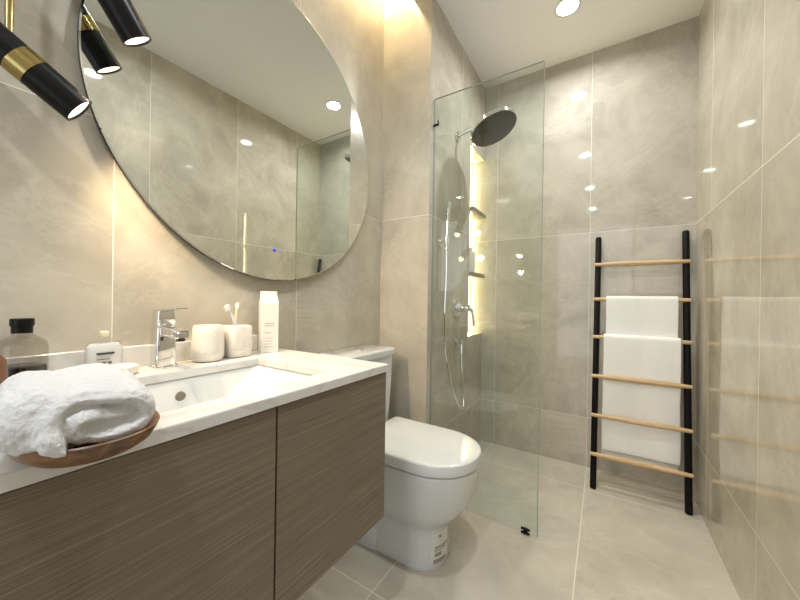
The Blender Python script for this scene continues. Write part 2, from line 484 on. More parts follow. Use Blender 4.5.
for (px0, px1, z0, z1, nm) in ((-0.762, -0.728, 1.915, 1.965, 'wall_clamp'), (-0.300, -0.262, 0.0, 0.045, 'floor_clamp')):
    b = bmesh.new()
    if nm == 'wall_clamp':
        rbox(b, (px0, GY0 - 0.010, z0 + 0.016), (px1 - 0.004, GY0 - 0.001, z0 + 0.026), 0.002)
        rbox(b, (px1 - 0.010, GY0 - 0.010, z0 + 0.018), (px1 - 0.004, GY0 - 0.001, z0 + 0.042), 0.002)
    else:
        rbox(b, (px0, GY0 - 0.007, z0 + 0.004), (px1, GY0 + 0.001, z0 + 0.012), 0.002)
        rbox(b, (px0, GY0 - 0.007, z0 + 0.020), (px1, GY0 + 0.001, z0 + 0.029), 0.002)
        rbox(b, (px0 + 0.01, GY0 - 0.003, 0.0), (px1 - 0.01, GY1 + 0.003, z0 + 0.024), 0.002)
    finish(nm, b, M['black_metal'], t)

# ------------------------------------------------------------------ shower fittings
def disc_frame(nrm):
    n = Vector(nrm).normalized(); u = n.cross(Vector((0, 1, 0))).normalized(); v = n.cross(u); return n, u, v
t = thing('rain_shower_head', (XP, 1.815, 2.015), 'large round chrome rain shower head with dark face on wall arm', 'shower head')
b = bmesh.new(); rod(b, (XP, 1.815, 2.015), (XP + 0.012, 1.815, 2.015), 0.03, n=28); finish('wall_flange', b, M['chrome'], t)
hc = Vector((-0.55, 1.84, 2.018)); n_, u_, v_ = disc_frame((math.sin(math.radians(22)), -0.05, -math.cos(math.radians(22))))
b = bmesh.new(); path(b, [(XP + 0.01, 1.815, 2.015), (XP + 0.07, 1.82, 2.035), (XP + 0.14, 1.83, 2.055), tuple(hc - n_ * 0.035)], 0.011, 14); finish('arm', b, M['chrome'], t)
def dloop(r, off, n=48): return [hc + n_ * off + u_ * (r * math.cos(2 * PI * i / n)) + v_ * (r * math.sin(2 * PI * i / n)) for i in range(n)]
b = bmesh.new(); loft(b, [dloop(0.014, -0.045), dloop(0.02, -0.038), dloop(0.02, -0.020), dloop(0.035, -0.016), dloop(0.12, -0.016), dloop(0.134, -0.011), dloop(0.136, 0.006), dloop(0.131, 0.009)]); sh = finish('head', b, M['chrome'], t)
b = bmesh.new(); loft(b, [dloop(0.1305, 0.006), dloop(0.1305, 0.0100), dloop(0.128, 0.0108)])
for ring, cnt in ((0.02, 6), (0.045, 12), (0.07, 20), (0.095, 28)):
    for k in range(cnt):
        a = 2 * PI * k / cnt; c = hc + n_ * 0.0105 + u_ * (ring * math.cos(a)) + v_ * (ring * math.sin(a))
        rod(b, c, c + n_ * 0.002, 0.0022, 0.0014, n=6)
finish('spray_face', b, M['dark_rubber'], sh)

t = thing('hand_shower', (XP, 1.59, 1.34), 'slim chrome hand shower with hose on small wall holder', 'hand shower')
b = bmesh.new(); rod(b, (XP, 1.59, 1.345), (XP + 0.008, 1.59, 1.345), 0.02, n=20); rod(b, (XP, 1.59, 1.345), (XP + 0.055, 1.59, 1.345), 0.009, n=14)
rod(b, (XP + 0.045, 1.59, 1.33), (XP + 0.045, 1.59, 1.36), 0.015, n=18); finish('wall_holder', b, M['chrome'], t)
b = bmesh.new(); rod(b, (XP + 0.045, 1.59, 1.30), (XP + 0.050, 1.60, 1.56), 0.009, n=16, prof=[(0, 0.006), (0.1, 0.008), (0.2, 0.009), (0.55, 0.0085), (0.6, 0.011), (0.97, 0.011), (1, 0.008)]); finish('handset', b, M['chrome'], t)
b = bmesh.new(); path(b, [(XP + 0.045, 1.59, 1.30), (XP + 0.042, 1.60, 1.15), (XP + 0.036, 1.60, 0.95), (XP + 0.034, 1.625, 0.75), (XP + 0.04, 1.69, 0.56), (XP + 0.05, 1.78, 0.42), (XP + 0.055, 1.835, 0.385), (XP + 0.05, 1.86, 0.44), (XP + 0.042, 1.855, 0.56), (XP + 0.038, 1.85, 0.70), (XP + 0.036, 1.85, 0.765)], 0.006, 10); finish('hose', b, M['chrome'], t)
t = thing('hose_outlet', (XP, 1.85, 0.785), 'small chrome hose elbow on shower wall below the mixer', 'hose outlet')
b = bmesh.new(); rod(b, (XP, 1.85, 0.785), (XP + 0.006, 1.85, 0.785), 0.025, n=24); rod(b, (XP, 1.85, 0.785), (XP + 0.04, 1.85, 0.785), 0.012, n=18); finish('elbow', b, M['chrome'], t)
b = bmesh.new(); rod(b, (XP + 0.036, 1.85, 0.795), (XP + 0.036, 1.85, 0.765), 0.010, n=16); finish('hose_nut', b, M['chrome'], t)
t = thing('shower_mixer', (XP, 1.84, 0.985), 'chrome single lever shower mixer on the grey shower wall', 'shower mixer')
b = bmesh.new(); rod(b, (XP, 1.84, 0.985), (XP + 0.01, 1.84, 0.985), 0.055, n=36, prof=[(0, 0.055), (0.7, 0.055), (1, 0.048)]); finish('wall_plate', b, M['chrome'], t)
b = bmesh.new(); rod(b, (XP + 0.01, 1.84, 0.985), (XP + 0.085, 1.84, 0.985), 0.024, n=28, prof=[(0, 0.028), (0.3, 0.026), (0.85, 0.024), (1, 0.02)]); finish('body', b, M['chrome'], t)
b = bmesh.new(); path(b, [(XP + 0.075, 1.84, 0.99), (XP + 0.095, 1.845, 0.98), (XP + 0.105, 1.85, 0.94), (XP + 0.108, 1.855, 0.88)], 0.008, 12); finish('lever', b, M['chrome'], t)

# ------------------------------------------------------------------ vanity
VY0, VY1, VYG, VZ0, VZ1 = 0.012, 0.771, 0.402, 0.401, ZC - 0.020
t = thing('vanity_cabinet', (-0.8, 0.39, VZ0), 'wall-hung taupe wood grain vanity cabinet under the white counter', 'cabinet')
b = bmesh.new()
X0, X1 = XL, XF - 0.026
box(b, (X0, VY0, VZ0), (X1, VY0 + 0.018, VZ1)); box(b, (X0, VY1 - 0.018, VZ0), (X1, VY1, VZ1))
box(b, (X0, VY0 + 0.018, VZ0), (X1, VY1 - 0.018, VZ0 + 0.018)); box(b, (X0, VY0 + 0.018, VZ0 + 0.018), (X0 + 0.012, VY1 - 0.018, VZ1))
box(b, (X1 - 0.02, VY0 + 0.018, VZ1 - 0.06), (X1, VY1 - 0.018, VZ1))
finish('carcass', b, M['veneer'], t, smooth=False)
for y0, y1 in ((VY0, VYG - 0.002), (VYG + 0.002, VY1)):
    b = bmesh.new(); rbox(b, (XF - 0.024, y0, VZ0), (XF - 0.004, y1, VZ1 - 0.003), 0.0012, 1); finish('door', b, M['veneer'], t)

CY0, CY1 = 0.0, 0.779
SX0, SX1, SY0, SY1 = -0.903, -0.600, 0.165, 0.612
t = thing('countertop', (-0.79, 0.39, ZC - 0.02), 'white faintly veined marble countertop with a rectangular sink cutout', 'countertop')
b = bmesh.new()
def ring(z, a, bb):
    return [b.verts.new((x, y, z)) for x, y in ((a[0], a[1]), (bb[0], a[1]), (bb[0], bb[1]), (a[0], bb[1]))]
to, ti = ring(ZC, (XL, CY0), (XF, CY1)), ring(ZC, (SX0, SY0), (SX1, SY1))
bo, bi = ring(ZC - 0.02, (XL, CY0), (XF, CY1)), ring(ZC - 0.02, (SX0, SY0), (SX1, SY1))
for i in range(4):
    j = (i + 1) % 4
    b.faces.new((to[i], to[j], ti[j], ti[i])); b.faces.new((bo[i], bi[i], bi[j], bo[j]))
    b.faces.new((to[i], bo[i], bo[j], to[j])); b.faces.new((ti[i], ti[j], bi[j], bi[i]))
bmesh.ops.recalc_face_normals(b, faces=b.faces[:])
ed = [e for e in b.edges if all(abs(v.co.z - ZC) < 1e-6 for v in e.verts) and len(e.link_faces) == 2 and any(abs(fc.normal.z) < 0.5 for fc in e.link_faces)]
bmesh.ops.bevel(b, geom=ed, offset=0.0015, segments=2, affect='EDGES')
finish('slab', b, M['counter'], t, smooth=False)
b = bmesh.new(); rbox(b, (XL, CY0, ZC), (XL + 0.020, 0.70, ZC + 0.055), 0.0012, 1); finish('backsplash', b, M['counter'], t)

t = thing('sink_basin', (-0.75, 0.39, ZC - 0.16), 'white ceramic undermount basin with sloping end in the countertop', 'sink')
b = bmesh.new()
def rrect(x0, x1, y0, y1, z, r, k=5):
    out = []
    for cx, cy, a0 in ((x1 - r, y1 - r, 0), (x0 + r, y1 - r, 90), (x0 + r, y0 + r, 180), (x1 - r, y0 + r, 270)):
        for i in range(k + 1):
            a = math.radians(a0 + 90 * i / k); out.append(Vector((cx + r * math.cos(a), cy + r * math.sin(a), z)))
    return out
ZB = ZC - 0.0215
inner = [rrect(SX0 - 0.004, SX1 + 0.004, SY0 - 0.004, SY1 + 0.004, ZB, 0.018),
         rrect(SX0 + 0.002, SX1 - 0.002, SY0 + 0.004, SY1 - 0.008, ZB - 0.012, 0.022),
         rrect(SX0 + 0.012, SX1 - 0.012, SY0 + 0.014, SY1 - 0.13, ZB - 0.095, 0.03),
         rrect(SX0 + 0.030, SX1 - 0.030, SY0 + 0.034, SY1 - 0.17, ZB - 0.112, 0.03)]
outer = [rrect(SX0 + 0.02, SX1 - 0.02, SY0 + 0.02, SY1 - 0.15, ZB - 0.128, 0.03), rrect(SX0 - 0.008, SX1 + 0.008, SY0 - 0.008, SY1 - 0.02, ZB - 0.02, 0.03),
         rrect(SX0 - 0.022, SX1 + 0.022, SY0 - 0.022, SY1 + 0.022, ZB - 0.008, 0.02), rrect(SX0 - 0.022, SX1 + 0.022, SY0 - 0.022, SY1 + 0.022, ZB, 0.02)]
lp = outer + inner
rows = loft(b, lp, True, True)
finish('bowl', b, M['white_ceramic'], t)
b = bmesh.new(); rod(b, (SX0 - 0.002, 0.392, ZC - 0.062), (SX0 + 0.0085, 0.392, ZC - 0.0635), 0.0115, n=24); finish('overflow', b, M['drain'], t)
b = bmesh.new(); lathe(b, (-0.75, 0.33, ZB - 0.1135), [(0.022, 0), (0.022, 0.004), (0.018, 0.005)], 28); finish('waste', b, M['chrome'], t)

# ------------------------------------------------------------------ tap
fx, fy = -0.985, 0.388
t = thing('basin_tap', (fx, fy, ZC), 'chrome single lever basin tap behind the sink', 'tap')
b = bmesh.new()
def sq(cx, cy, z, hx, hy, r): return rrect(cx - hx, cx + hx, cy - hy, cy + hy, z, r, 4)
loft(b, [sq(fx, fy, ZC, 0.027, 0.027, 0.008), sq(fx, fy, ZC + 0.004, 0.027, 0.027, 0.008), sq(fx, fy, ZC + 0.006, 0.024, 0.024, 0.008), sq(fx, fy, ZC + 0.06, 0.023, 0.0235, 0.008), sq(fx, fy, ZC + 0.105, 0.0225, 0.0225, 0.008), sq(fx, fy, ZC + 0.112, 0.019, 0.020, 0.008)])
finish('body', b, M['chrome'], t)
b = bmesh.new()
def yz(x, z, hy, hz, r):
    return [Vector((x, p.x, p.y)) for p in rrect(fy - hy, fy + hy, z - hz, z + hz, 0, r, 3)]
loft(b, [yz(fx + 0.015, ZC + 0.098, 0.017, 0.014, 0.005), yz(fx + 0.06, ZC + 0.097, 0.0165, 0.012, 0.005), yz(fx + 0.105, ZC + 0.092, 0.016, 0.009, 0.004), yz(fx + 0.110, ZC + 0.0915, 0.013, 0.006, 0.003)])
sp = finish('spout', b, M['chrome'], t)
b = bmesh.new(); rod(b, (fx + 0.094, fy, ZC + 0.086), (fx + 0.094, fy, ZC + 0.076), 0.010, n=18); finish('aerator', b, M['dark_rubber'], sp)
b = bmesh.new()
loft(b, [sq(fx, fy, ZC + 0.112, 0.019, 0.020, 0.007), sq(fx, fy, ZC + 0.116, 0.0215, 0.022, 0.007), sq(fx + 0.001, fy, ZC + 0.135, 0.021, 0.0215, 0.007), sq(fx + 0.002, fy, ZC + 0.149, 0.0185, 0.020, 0.007)])
loft(b, [yz(fx - 0.018, ZC + 0.149, 0.018, 0.003, 0.002), yz(fx + 0.02, ZC + 0.152, 0.0185, 0.003, 0.002), yz(fx + 0.075, ZC + 0.1565, 0.0165, 0.0022, 0.0015), yz(fx + 0.098, ZC + 0.158, 0.013, 0.0015, 0.001)])
finish('lever', b, M['chrome'], t)

# ------------------------------------------------------------------ things on the counter
# tumbler
b = bmesh.new(); lathe(b, (-0.985, 0.502, ZC), [(0.030, 0), (0.038, 0.003), (0.0425, 0.014), (0.043, 0.04), (0.041, 0.08), (0.0385, 0.102), (0.037, 0.104), (0.0355, 0.102), (0.038, 0.06), (0.037, 0.012), (0.02, 0.008)], 40)
tag(finish('tumbler', b, M['cup_marble']), 'round white marble tumbler, empty, next to the tap', 'cup')
# toothbrush holder
hx, hy = -0.990, 0.592
t = thing('toothbrush_holder', (hx, hy, ZC), 'rounded square white marble holder with two toothbrushes in it', 'toothbrush holder')
b = bmesh.new()
def hq(z, h, r): return rrect(hx - h, hx + h, hy - h, hy + h, ZC + z, r, 6)
loft(b, [hq(0, 0.028, 0.012), hq(0.002, 0.034, 0.016), hq(0.010, 0.0375, 0.017), hq(0.05, 0.038, 0.017), hq(0.088, 0.0375, 0.017), hq(0.097, 0.035, 0.016), hq(0.099, 0.030, 0.014), hq(0.099, 0.021, 0.010), hq(0.060, 0.020, 0.010)])
finish('body', b, M['cup_marble'], t)
def brush(p0, p1, mat, label, bn):
    p0, p1 = Vector(p0), Vector(p1)
    t = thing('toothbrush', p0, label, 'toothbrush', 'toothbrushes in the holder')
    b = bmesh.new(); rod(b, p0, p1, 0.004, n=12, prof=[(0, 0.003), (0.03, 0.005), (0.4, 0.005), (0.62, 0.0045), (0.75, 0.003), (0.82, 0.003), (0.85, 0.0055), (0.98, 0.0055), (1, 0.003)]); finish('handle', b, mat, t)
    b = bmesh.new(); d = (p1 - p0); c0, c1 = p0 + d * 0.855, p0 + d * 0.975
    bn = Vector(bn)
    for k in range(5):
        c = c0.lerp(c1, k / 4); rod(b, c, c + bn * 0.014, 0.0028, 0.0026, n=8)
    finish('bristles', b, M['bristle'], t)
brush((hx + 0.004, hy + 0.012, ZC + 0.062), (hx - 0.002, hy - 0.030, ZC + 0.165), M['white_plastic'], 'white toothbrush leaning towards the tap in the marble holder', (0.3, -0.9, -0.3))
brush((hx - 0.006, hy - 0.008, ZC + 0.062), (hx - 0.010, hy + 0.008, ZC + 0.170), M['cream_cap'], 'cream toothbrush standing upright in the marble holder', (0.9, -0.3, 0))

# white carton with a gable top
kx, ky, kh, ks = -0.990, 0.708, 0.170, 0.0285
t = thing('carton', (kx, ky, ZC), 'tall white carton with a folded gable top near the end of the backsplash', 'carton')
ang = math.radians(-27)
def kp(x, y, z): return Vector((kx + x * math.cos(ang) - y * math.sin(ang), ky + x * math.sin(ang) + y * math.cos(ang), ZC + z))
b = bmesh.new()
q0 = [b.verts.new(kp(x, y, 0)) for x, y in ((-ks, -ks), (ks, -ks), (ks, ks), (-ks, ks))]
q1 = [b.verts.new(kp(x, y, kh)) for x, y in ((-ks, -ks), (ks, -ks), (ks, ks), (-ks, ks))]
r0 = [b.verts.new(kp(x, y, kh + 0.024)) for x, y in ((-0.003, -ks + 0.001), (0.003, -ks + 0.001), (0.003, ks - 0.001), (-0.003, ks - 0.001))]
r1 = [b.verts.new(kp(x, y, kh + 0.040)) for x, y in ((-0.002, -ks + 0.001), (0.002, -ks + 0.001), (0.002, ks - 0.001), (-0.002, ks - 0.001))]
b.faces.new(q0)
for A, B in ((q0, q1), (q1, r0), (r0, r1)):
    for i in range(4): b.faces.new((A[i], A[(i + 1) % 4], B[(i + 1) % 4], B[i]))
b.faces.new(r1)
bmesh.ops.recalc_face_normals(b, faces=b.faces[:])
bmesh.ops.bevel(b, geom=[e for e in b.edges], offset=0.0012, segments=1, affect='EDGES')
finish('body', b, M['paper'], t, smooth=False)
for z, y0, y1, hh in ((0.100, -0.016, 0.014, 0.0012), (0.092, -0.016, 0.012, 0.0012), (0.068, -0.016, 0.004, 0.001), (0.050, -0.016, 0.012, 0.0008), (0.040, -0.016, 0.010, 0.0008), (0.030, -0.016, 0.006, 0.0008), (0.020, -0.016, 0.011, 0.0008)):
    b = bmesh.new()
    ps = [kp(ks + 0.0004, y, z + s) for y, s in ((y0, -hh), (y1, -hh), (y1, hh), (y0, hh))]
    loft(b, [[p + Vector((-0.0006, 0, 0)) for p in ps], ps])
    finish('printed_line', b, M['ink'], t, smooth=False)

# soap bar and clear bottle
b = bmesh.new()
loft(b, [[Vector((-0.962 + rx * math.cos(2 * PI * i / 40), 0.280 + ry * math.sin(2 * PI * i / 40), ZC + z)) for i in range(40)]
         for rx, ry, z in ((0.022, 0.038, 0), (0.029, 0.046, 0.004), (0.031, 0.048, 0.014), (0.030, 0.047, 0.020), (0.024, 0.040, 0.024), (0.010, 0.02, 0.0255))])
tag(finish('soap_bar', b, M['soap']), 'oval cream soap bar lying between the clear bottle and the sink', 'soap')
ax, ay = -1.000, 0.272
t = thing('amenity_bottle', (ax, ay, ZC), 'small clear rounded glass bottle with cream stopper behind the soap', 'bottle')
def aq(z, h, d, r): 
    return [Vector((ax + p.x, ay + p.y, ZC + z)) for p in rrect(-d, d, -h, h, 0, r, 5)]
b = bmesh.new()
loft(b, [aq(0, 0.028, 0.013, 0.008), aq(0.004, 0.033, 0.017, 0.012), aq(0.03, 0.035, 0.018, 0.014), aq(0.066, 0.035, 0.018, 0.014), aq(0.079, 0.029, 0.016, 0.013), aq(0.086, 0.013, 0.010, 0.0095), aq(0.089, 0.009, 0.009, 0.0085), aq(0.094, 0.009, 0.009, 0.0085)])
finish('bottle', b, M['glass_clear'], t)
b = bmesh.new(); loft(b, [aq(0.005, 0.029, 0.014, 0.01), aq(0.03, 0.032, 0.0155, 0.012), aq(0.066, 0.032, 0.0155, 0.012), aq(0.074, 0.026, 0.013, 0.011)]); finish('contents', b, M['liquid_clear'], t)
b = bmesh.new(); loft(b, [aq(0.090, 0.0078, 0.0078, 0.007), aq(0.101, 0.0085, 0.0085, 0.0078), aq(0.103, 0.007, 0.007, 0.0065)]); finish('stopper', b, M['cream_cap'], t)
for z, y0, y1, hh in ((0.052, -0.018, 0.014, 0.0024), (0.030, -0.018, -0.011, 0.002), (0.030, -0.007, -0.001, 0.002), (0.030, 0.003, 0.009, 0.002), (0.039, -0.018, 0.006, 0.0008)):
    b = bmesh.new()
    ps = [Vector((ax + 0.0190, ay + y, ZC + z + s)) for y, s in ((y0, -hh), (y1, -hh), (y1, hh), (y0, hh))]
    loft(b, [[p + Vector((-0.0012, 0, 0)) for p in ps], ps])
    finish('printed_line', b, M['dark_ink'], t, smooth=False)

# smoked bottle
bx, by = -0.985, 0.142
t = thing('apothecary_bottle', (bx, by, ZC), 'smoked glass apothecary bottle with black cap, dark liquid inside', 'bottle')
b = bmesh.new(); lathe(b, (bx, by, ZC), [(0.031, 0), (0.036, 0.004), (0.037, 0.02), (0.037, 0.080), (0.034, 0.092), (0.025, 0.101), (0.0155, 0.106), (0.014, 0.111), (0.014, 0.118)], 40); finish('bottle', b, M['glass_smoke'], t)
b = bmesh.new(); lathe(b, (bx, by, ZC), [(0.029, 0.004), (0.0345, 0.007), (0.0345, 0.044), (0.033, 0.0445)], 36); finish('liquid', b, M['liquid_dark'], t)
b = bmesh.new(); lathe(b, (bx, by, ZC), [(0.015, 0.110), (0.015, 0.123), (0.0165, 0.124), (0.017, 0.128), (0.017, 0.137), (0.016, 0.139)], 32); finish('cap', b, M['black_metal'], t)
b = bmesh.new(); lathe(b, (-0.86, 0.088, ZC), [(0.017, 0), (0.020, 0.003), (0.021, 0.05), (0.0195, 0.075), (0.014, 0.084), (0.006, 0.087)], 28)
tag(finish('wooden_jar', b, M['brown_jar']), 'small round-topped brown jar beside the smoked bottle, cut off by the left edge', 'jar')

# ------------------------------------------------------------------ wooden tray and rolled towel
tx, ty = -0.540, 0.131
TA = 0.0
def oval(a, bb, z, lift=0.0, n=64, e=2.15):
    out = []
    for i in range(n):
        th = 2 * PI * i / n; c, s = math.cos(th), math.sin(th)
        rr = (abs(c) ** e + abs(s) ** e) ** (-1 / e)
        px, py = a * rr * c, 0.88 * bb * rr * s
        out.append(Vector((tx + px * math.cos(TA) - py * math.sin(TA), ty + px * math.sin(TA) + py * math.cos(TA), z + lift * abs(c) ** 3)))
    return out
b = bmesh.new()
loft(b, [oval(0.056, 0.048, ZC), oval(0.066, 0.058, ZC + 0.003), oval(0.083, 0.070, ZC + 0.013), oval(0.091, 0.0765, ZC + 0.025), oval(0.0925, 0.078, ZC + 0.029), oval(0.091, 0.0765, ZC + 0.0305), oval(0.087, 0.073, ZC + 0.029), oval(0.075, 0.063, ZC + 0.016), oval(0.056, 0.048, ZC + 0.009), oval(0.03, 0.02, ZC + 0.0075)])
tag(finish('wooden_tray', b, M['tray_wood'], angle=60), 'shallow oval brown wooden tray under the rolled towel on the counter', 'tray')

def rolled_towel():
    """spiral of thick terry cloth with a plump outer fold, the spiral end towards the room"""
    ax_ = Vector((0.985, -0.10, 0.0)).normalized(); sd = Vector((-ax_.y, ax_.x, 0)); up = Vector((0, 0, 1))
    ctr = Vector((-0.545, 0.126, ZC + 0.0125))
    th, turns, n = 0.0215, 1.62, 110
    spine = []
    for i in range(n + 1):
        f = i / n
        a = f * turns * 2 * PI
        r = 0.0015 + th * (a / (2 * PI))
        c, s_ = math.cos(a + 0.3), math.sin(a + 0.3)
        spine.append((r * c + 0.016 * max(-1.0, min(1.0, c * 2.2)) + 0.013, r * s_ * (1.06 if s_ > 0 else 0.9)))
    zmin = min(p[1] for p in spine) - th / 2
    half, K = 0.080, 30
    b = bmesh.new()
    def side(i):
        a, c = spine[max(i - 1, 0)], spine[min(i + 1, n)]
        dx, dy = c[0] - a[0], c[1] - a[1]; l = math.hypot(dx, dy) or 1
        return -dy / l, dx / l
    rows_in, rows_out = [], []
    for i, (s, u) in enumerate(spine):
        nx_, ny_ = side(i); f = i / n
        endtaper = min(1.0, (1 - f) * 14 + 0.25)
        ri, ro = [], []
        for k in range(K + 1):
            q = k / K * 2 - 1
            round_ = (1 - abs(q) ** 9) ** 0.5                      # plump rounded selvedge
            h = th * 0.5 * 1.0 * round_ * endtaper + 0.0004
            wob = 0.010 * noise.noise(Vector((f * 6.0, 2.3, 7))) * q + 0.008 * f * q
            x = q * half + wob
            off = noise.noise(Vector((s * 20, u * 20, x * 12))) * 0.006
            p = ctr + ax_ * x + sd * (s * (1 - 0.06 * q * q) + off) + up * ((u - zmin) * (1 - 0.07 * q * q) + off)
            d = sd * nx_ + up * ny_
            ri.append(b.verts.new(p + d * h)); ro.append(b.verts.new(p - d * h))
        rows_in.append(ri); rows_out.append(ro)
    for i in range(n):
        for k in range(K):
            b.faces.new((rows_in[i][k], rows_in[i][k + 1], rows_in[i + 1][k + 1], rows_in[i + 1][k]))
            b.faces.new((rows_out[i][k], rows_out[i + 1][k], rows_out[i + 1][k + 1], rows_out[i][k + 1]))
        for k in (0, K):
            b.faces.new((rows_in[i][k], rows_in[i + 1][k], rows_out[i + 1][k], rows_out[i][k]))
    for i in (0, n):
        for k in range(K): b.faces.new((rows_in[i][k], rows_in[i][k + 1], rows_out[i][k + 1], rows_out[i][k]))
    loops = []                                                     # the plump fold on the tap's far side
    for k in range(25):
        q = k / 24 * 2 - 1
        rr = (1 - abs(q) ** 5) ** 0.5 if abs(q) < 1 else 0.02
        rr = max(rr, 0.05)
        lp = []
        for i in range(28):
            a = 2 * PI * i / 28
            ss = -0.034 + 0.038 * rr * math.cos(a) * (1 + 0.1 * math.sin(3 * q))
            uu = 0.044 + 0.038 * rr * math.sin(a)
            lp.append(ctr + ax_ * (q * 0.084 - 0.004) + sd * ss + up * uu)
        loops.append(lp)
    loft(b, loops)
    o = finish('rolled_towel', b, M['towel'])
    rm = o.modifiers.new('one_skin', 'REMESH'); rm.mode = 'VOXEL'; rm.voxel_size = 0.0022; rm.use_smooth_shade = True
    sm = o.modifiers.new('soften', 'SMOOTH'); sm.factor = 0.5; sm.iterations = 4
    t1 = bpy.data.textures.new('terry_lumps', 'CLOUDS'); t1.noise_scale = 0.028
    dm = o.modifiers.new('lumps', 'DISPLACE'); dm.texture = t1; dm.strength = 0.008; dm.mid_level = 0.5
    t2 = bpy.data.textures.new('terry_loops', 'CLOUDS'); t2.noise_scale = 0.0045
    dm2 = o.modifiers.new('loops', 'DISPLACE'); dm2.texture = t2; dm2.strength = 0.003; dm2.mid_level = 0.5
    return tag(o, 'fluffy white rolled towel lying in the wooden tray', 'towel')
rolled_towel()

# ------------------------------------------------------------------ round mirror
MC = Vector((XL, 0.768, 1.03 + 0.605)); MR = 0.541
t = thing('round_mirror', (XL, MC.y, MC.z - MR), 'large round frameless mirror on the wall above the vanity', 'mirror')
def mdisc(r, x, n=128): return [Vector((x, MC.y + r * math.cos(2 * PI * i / n), MC.z + r * math.sin(2 * PI * i / n))) for i in range(n)]
b = bmesh.new(); loft(b, [mdisc(MR - 0.05, XL), mdisc(MR - 0.05, XL + 0.018)]); finish('back_frame', b, M['ply_edge'], t)
b = bmesh.new(); loft(b, [mdisc(MR - 0.001, XL + 0.018), mdisc(MR, XL + 0.019), mdisc(MR, XL + 0.0275), mdisc(MR - 0.001, XL + 0.0285), mdisc(MR - 0.003, XL + 0.0285)], True, False); finish('edge', b, M['ply_edge'], t)
b = bmesh.new(); loft(b, [mdisc(MR - 0.003, XL + 0.027), mdisc(MR - 0.0005, XL + 0.0287), mdisc(MR - 0.004, XL + 0.030)], True, True); finish('mirror_glass', b, M['mirror'], t, angle=20)
b = bmesh.new(); rod(b, (XL + 0.0295, 0.756, 1.03 + 0.175), (XL + 0.0305, 0.756, 1.03 + 0.175), 0.006, n=20); finish('touch_light', b, M['led_blue'], t)['label'] = 'glowing blue touch switch dot'

# ------------------------------------------------------------------ pendant lamps
def pendant(end, d, label, length=0.36):
    e, d = Vector(end), Vector(d).normalized()          # d points out of the lit end
    R_ = 0.031
    piv = e - d * 0.121
    t = thing('pendant_lamp', (piv.x, piv.y, H), label, 'pendant lamp', 'pendant lamps by the mirror')
    u, v = frame(d)
    def lp(r, s, n=36): return [e - d * s + u * (r * math.cos(2 * PI * i / n)) + v * (r * math.sin(2 * PI * i / n)) for i in range(n)]
    b = bmesh.new(); loft(b, [lp(R_ - 0.003, 0.012), lp(R_ - 0.003, 0.0), lp(R_, 0.0), lp(R_, 0.078), lp(R_ - 0.004, 0.078)], True, True); finish('tube', b, M['black_metal'], t)
    b = bmesh.new(); loft(b, [lp(R_ + 0.0006, 0.078), lp(R_ + 0.0006, 0.108)], True, True); finish('gold_band', b, M['gold'], t)['label'] = 'polished brass band'
    b = bmesh.new(); loft(b, [lp(R_ - 0.002, 0.108), lp(R_, 0.108), lp(R_, length), lp(R_ - 0.003, length), lp(R_ - 0.003, length - 0.01)], True, True); finish('tube', b, M['black_metal'], t)
    b = bmesh.new(); loft(b, [lp(R_ - 0.0035, 0.0115), lp(R_ - 0.0035, 0.004)], True, True); finish('lens', b, M['lamp_warm'], t)
    b = bmesh.new(); rod(b, (piv.x, piv.y, piv.z), (piv.x, piv.y, H - 0.02), 0.006, n=14); finish('rod', b, M['gold'], t)
    b = bmesh.new(); lathe(b, (piv.x, piv.y, H - 0.022), [(0.012, 0), (0.045, 0.004), (0.047, 0.022)], 32); finish('ceiling_rose', b, M['gold'], t)
    spot('pendant_beam', e + d * 0.006, d, PENDANT_W, math.radians(140), 1.0, (1.0, 0.76, 0.48), t, 0.025)
pendant((-0.940, 0.211, 1.03 + 0.388), (0.18, 0.775, -0.604), 'black tube pendant lamp with brass band, left of the round mirror')
pendant((-0.937, 0.308, 1.03 + 0.598), (0, 0.57, -0.82), 'black tube pendant lamp hanging in front of the round mirror', 0.26)

# ------------------------------------------------------------------ toilet
TY = 1.182
t = thing('toilet', (-0.75, TY, 0.0), 'white close coupled toilet with lid closed, beside the vanity', 'toilet')
def dshape(xb, xf, hw, z, yc=TY, rb=0.02, nf=28, e=2.15):
    """D outline: square back with rounded corners, elliptical front"""
    fl = min(hw * 1.12, (xf - xb) * 0.7)
    xs = xf - fl
    pts = []
    for i in range(nf + 1):
        a = -PI / 2 + PI * i / nf
        c, s = math.cos(a), math.sin(a)
        k = (abs(c) ** e + abs(s) ** e) ** (-1 / e)
        pts.append(Vector((xs + fl * k * c, yc + hw * k * s, z)))
    for i in range(4): pts.append(Vector((xs + (xb + rb - xs) * (i + 1) / 4, yc + hw, z)))
    for i in range(1, 5):
        a = PI / 2 + PI / 2 * i / 4; pts.append(Vector((xb + rb + rb * math.cos(a), yc + hw - rb + rb * math.sin(a), z)))
    for i in range(5):
        a = PI + PI / 2 * i / 4; pts.append(Vector((xb + rb + rb * math.cos(a), yc - hw + rb + rb * math.sin(a), z)))
    for i in range(3): pts.append(Vector((xb + rb + (xs - xb - rb) * (i + 1) / 4, yc - hw, z)))
    return pts
XW = XL + 0.004
b = bmesh.new()
prof = [  # z, front x, half width
    (0.000, -0.515, 0.108), (0.006, -0.512, 0.110), (0.060, -0.513, 0.109), (0.120, -0.514, 0.109), (0.150, -0.512, 0.111), (0.166, -0.500, 0.118),
    (0.190, -0.476, 0.131), (0.225, -0.446, 0.147), (0.270, -0.421, 0.159), (0.320, -0.406, 0.167), (0.370, -0.398, 0.171), (0.392, -0.396, 0.172), (0.398, -0.400, 0.168)]
loft(b, [dshape(XW, xf, hw, z) for z, xf, hw in prof])
finish('bowl', b, M['white_ceramic'], t)
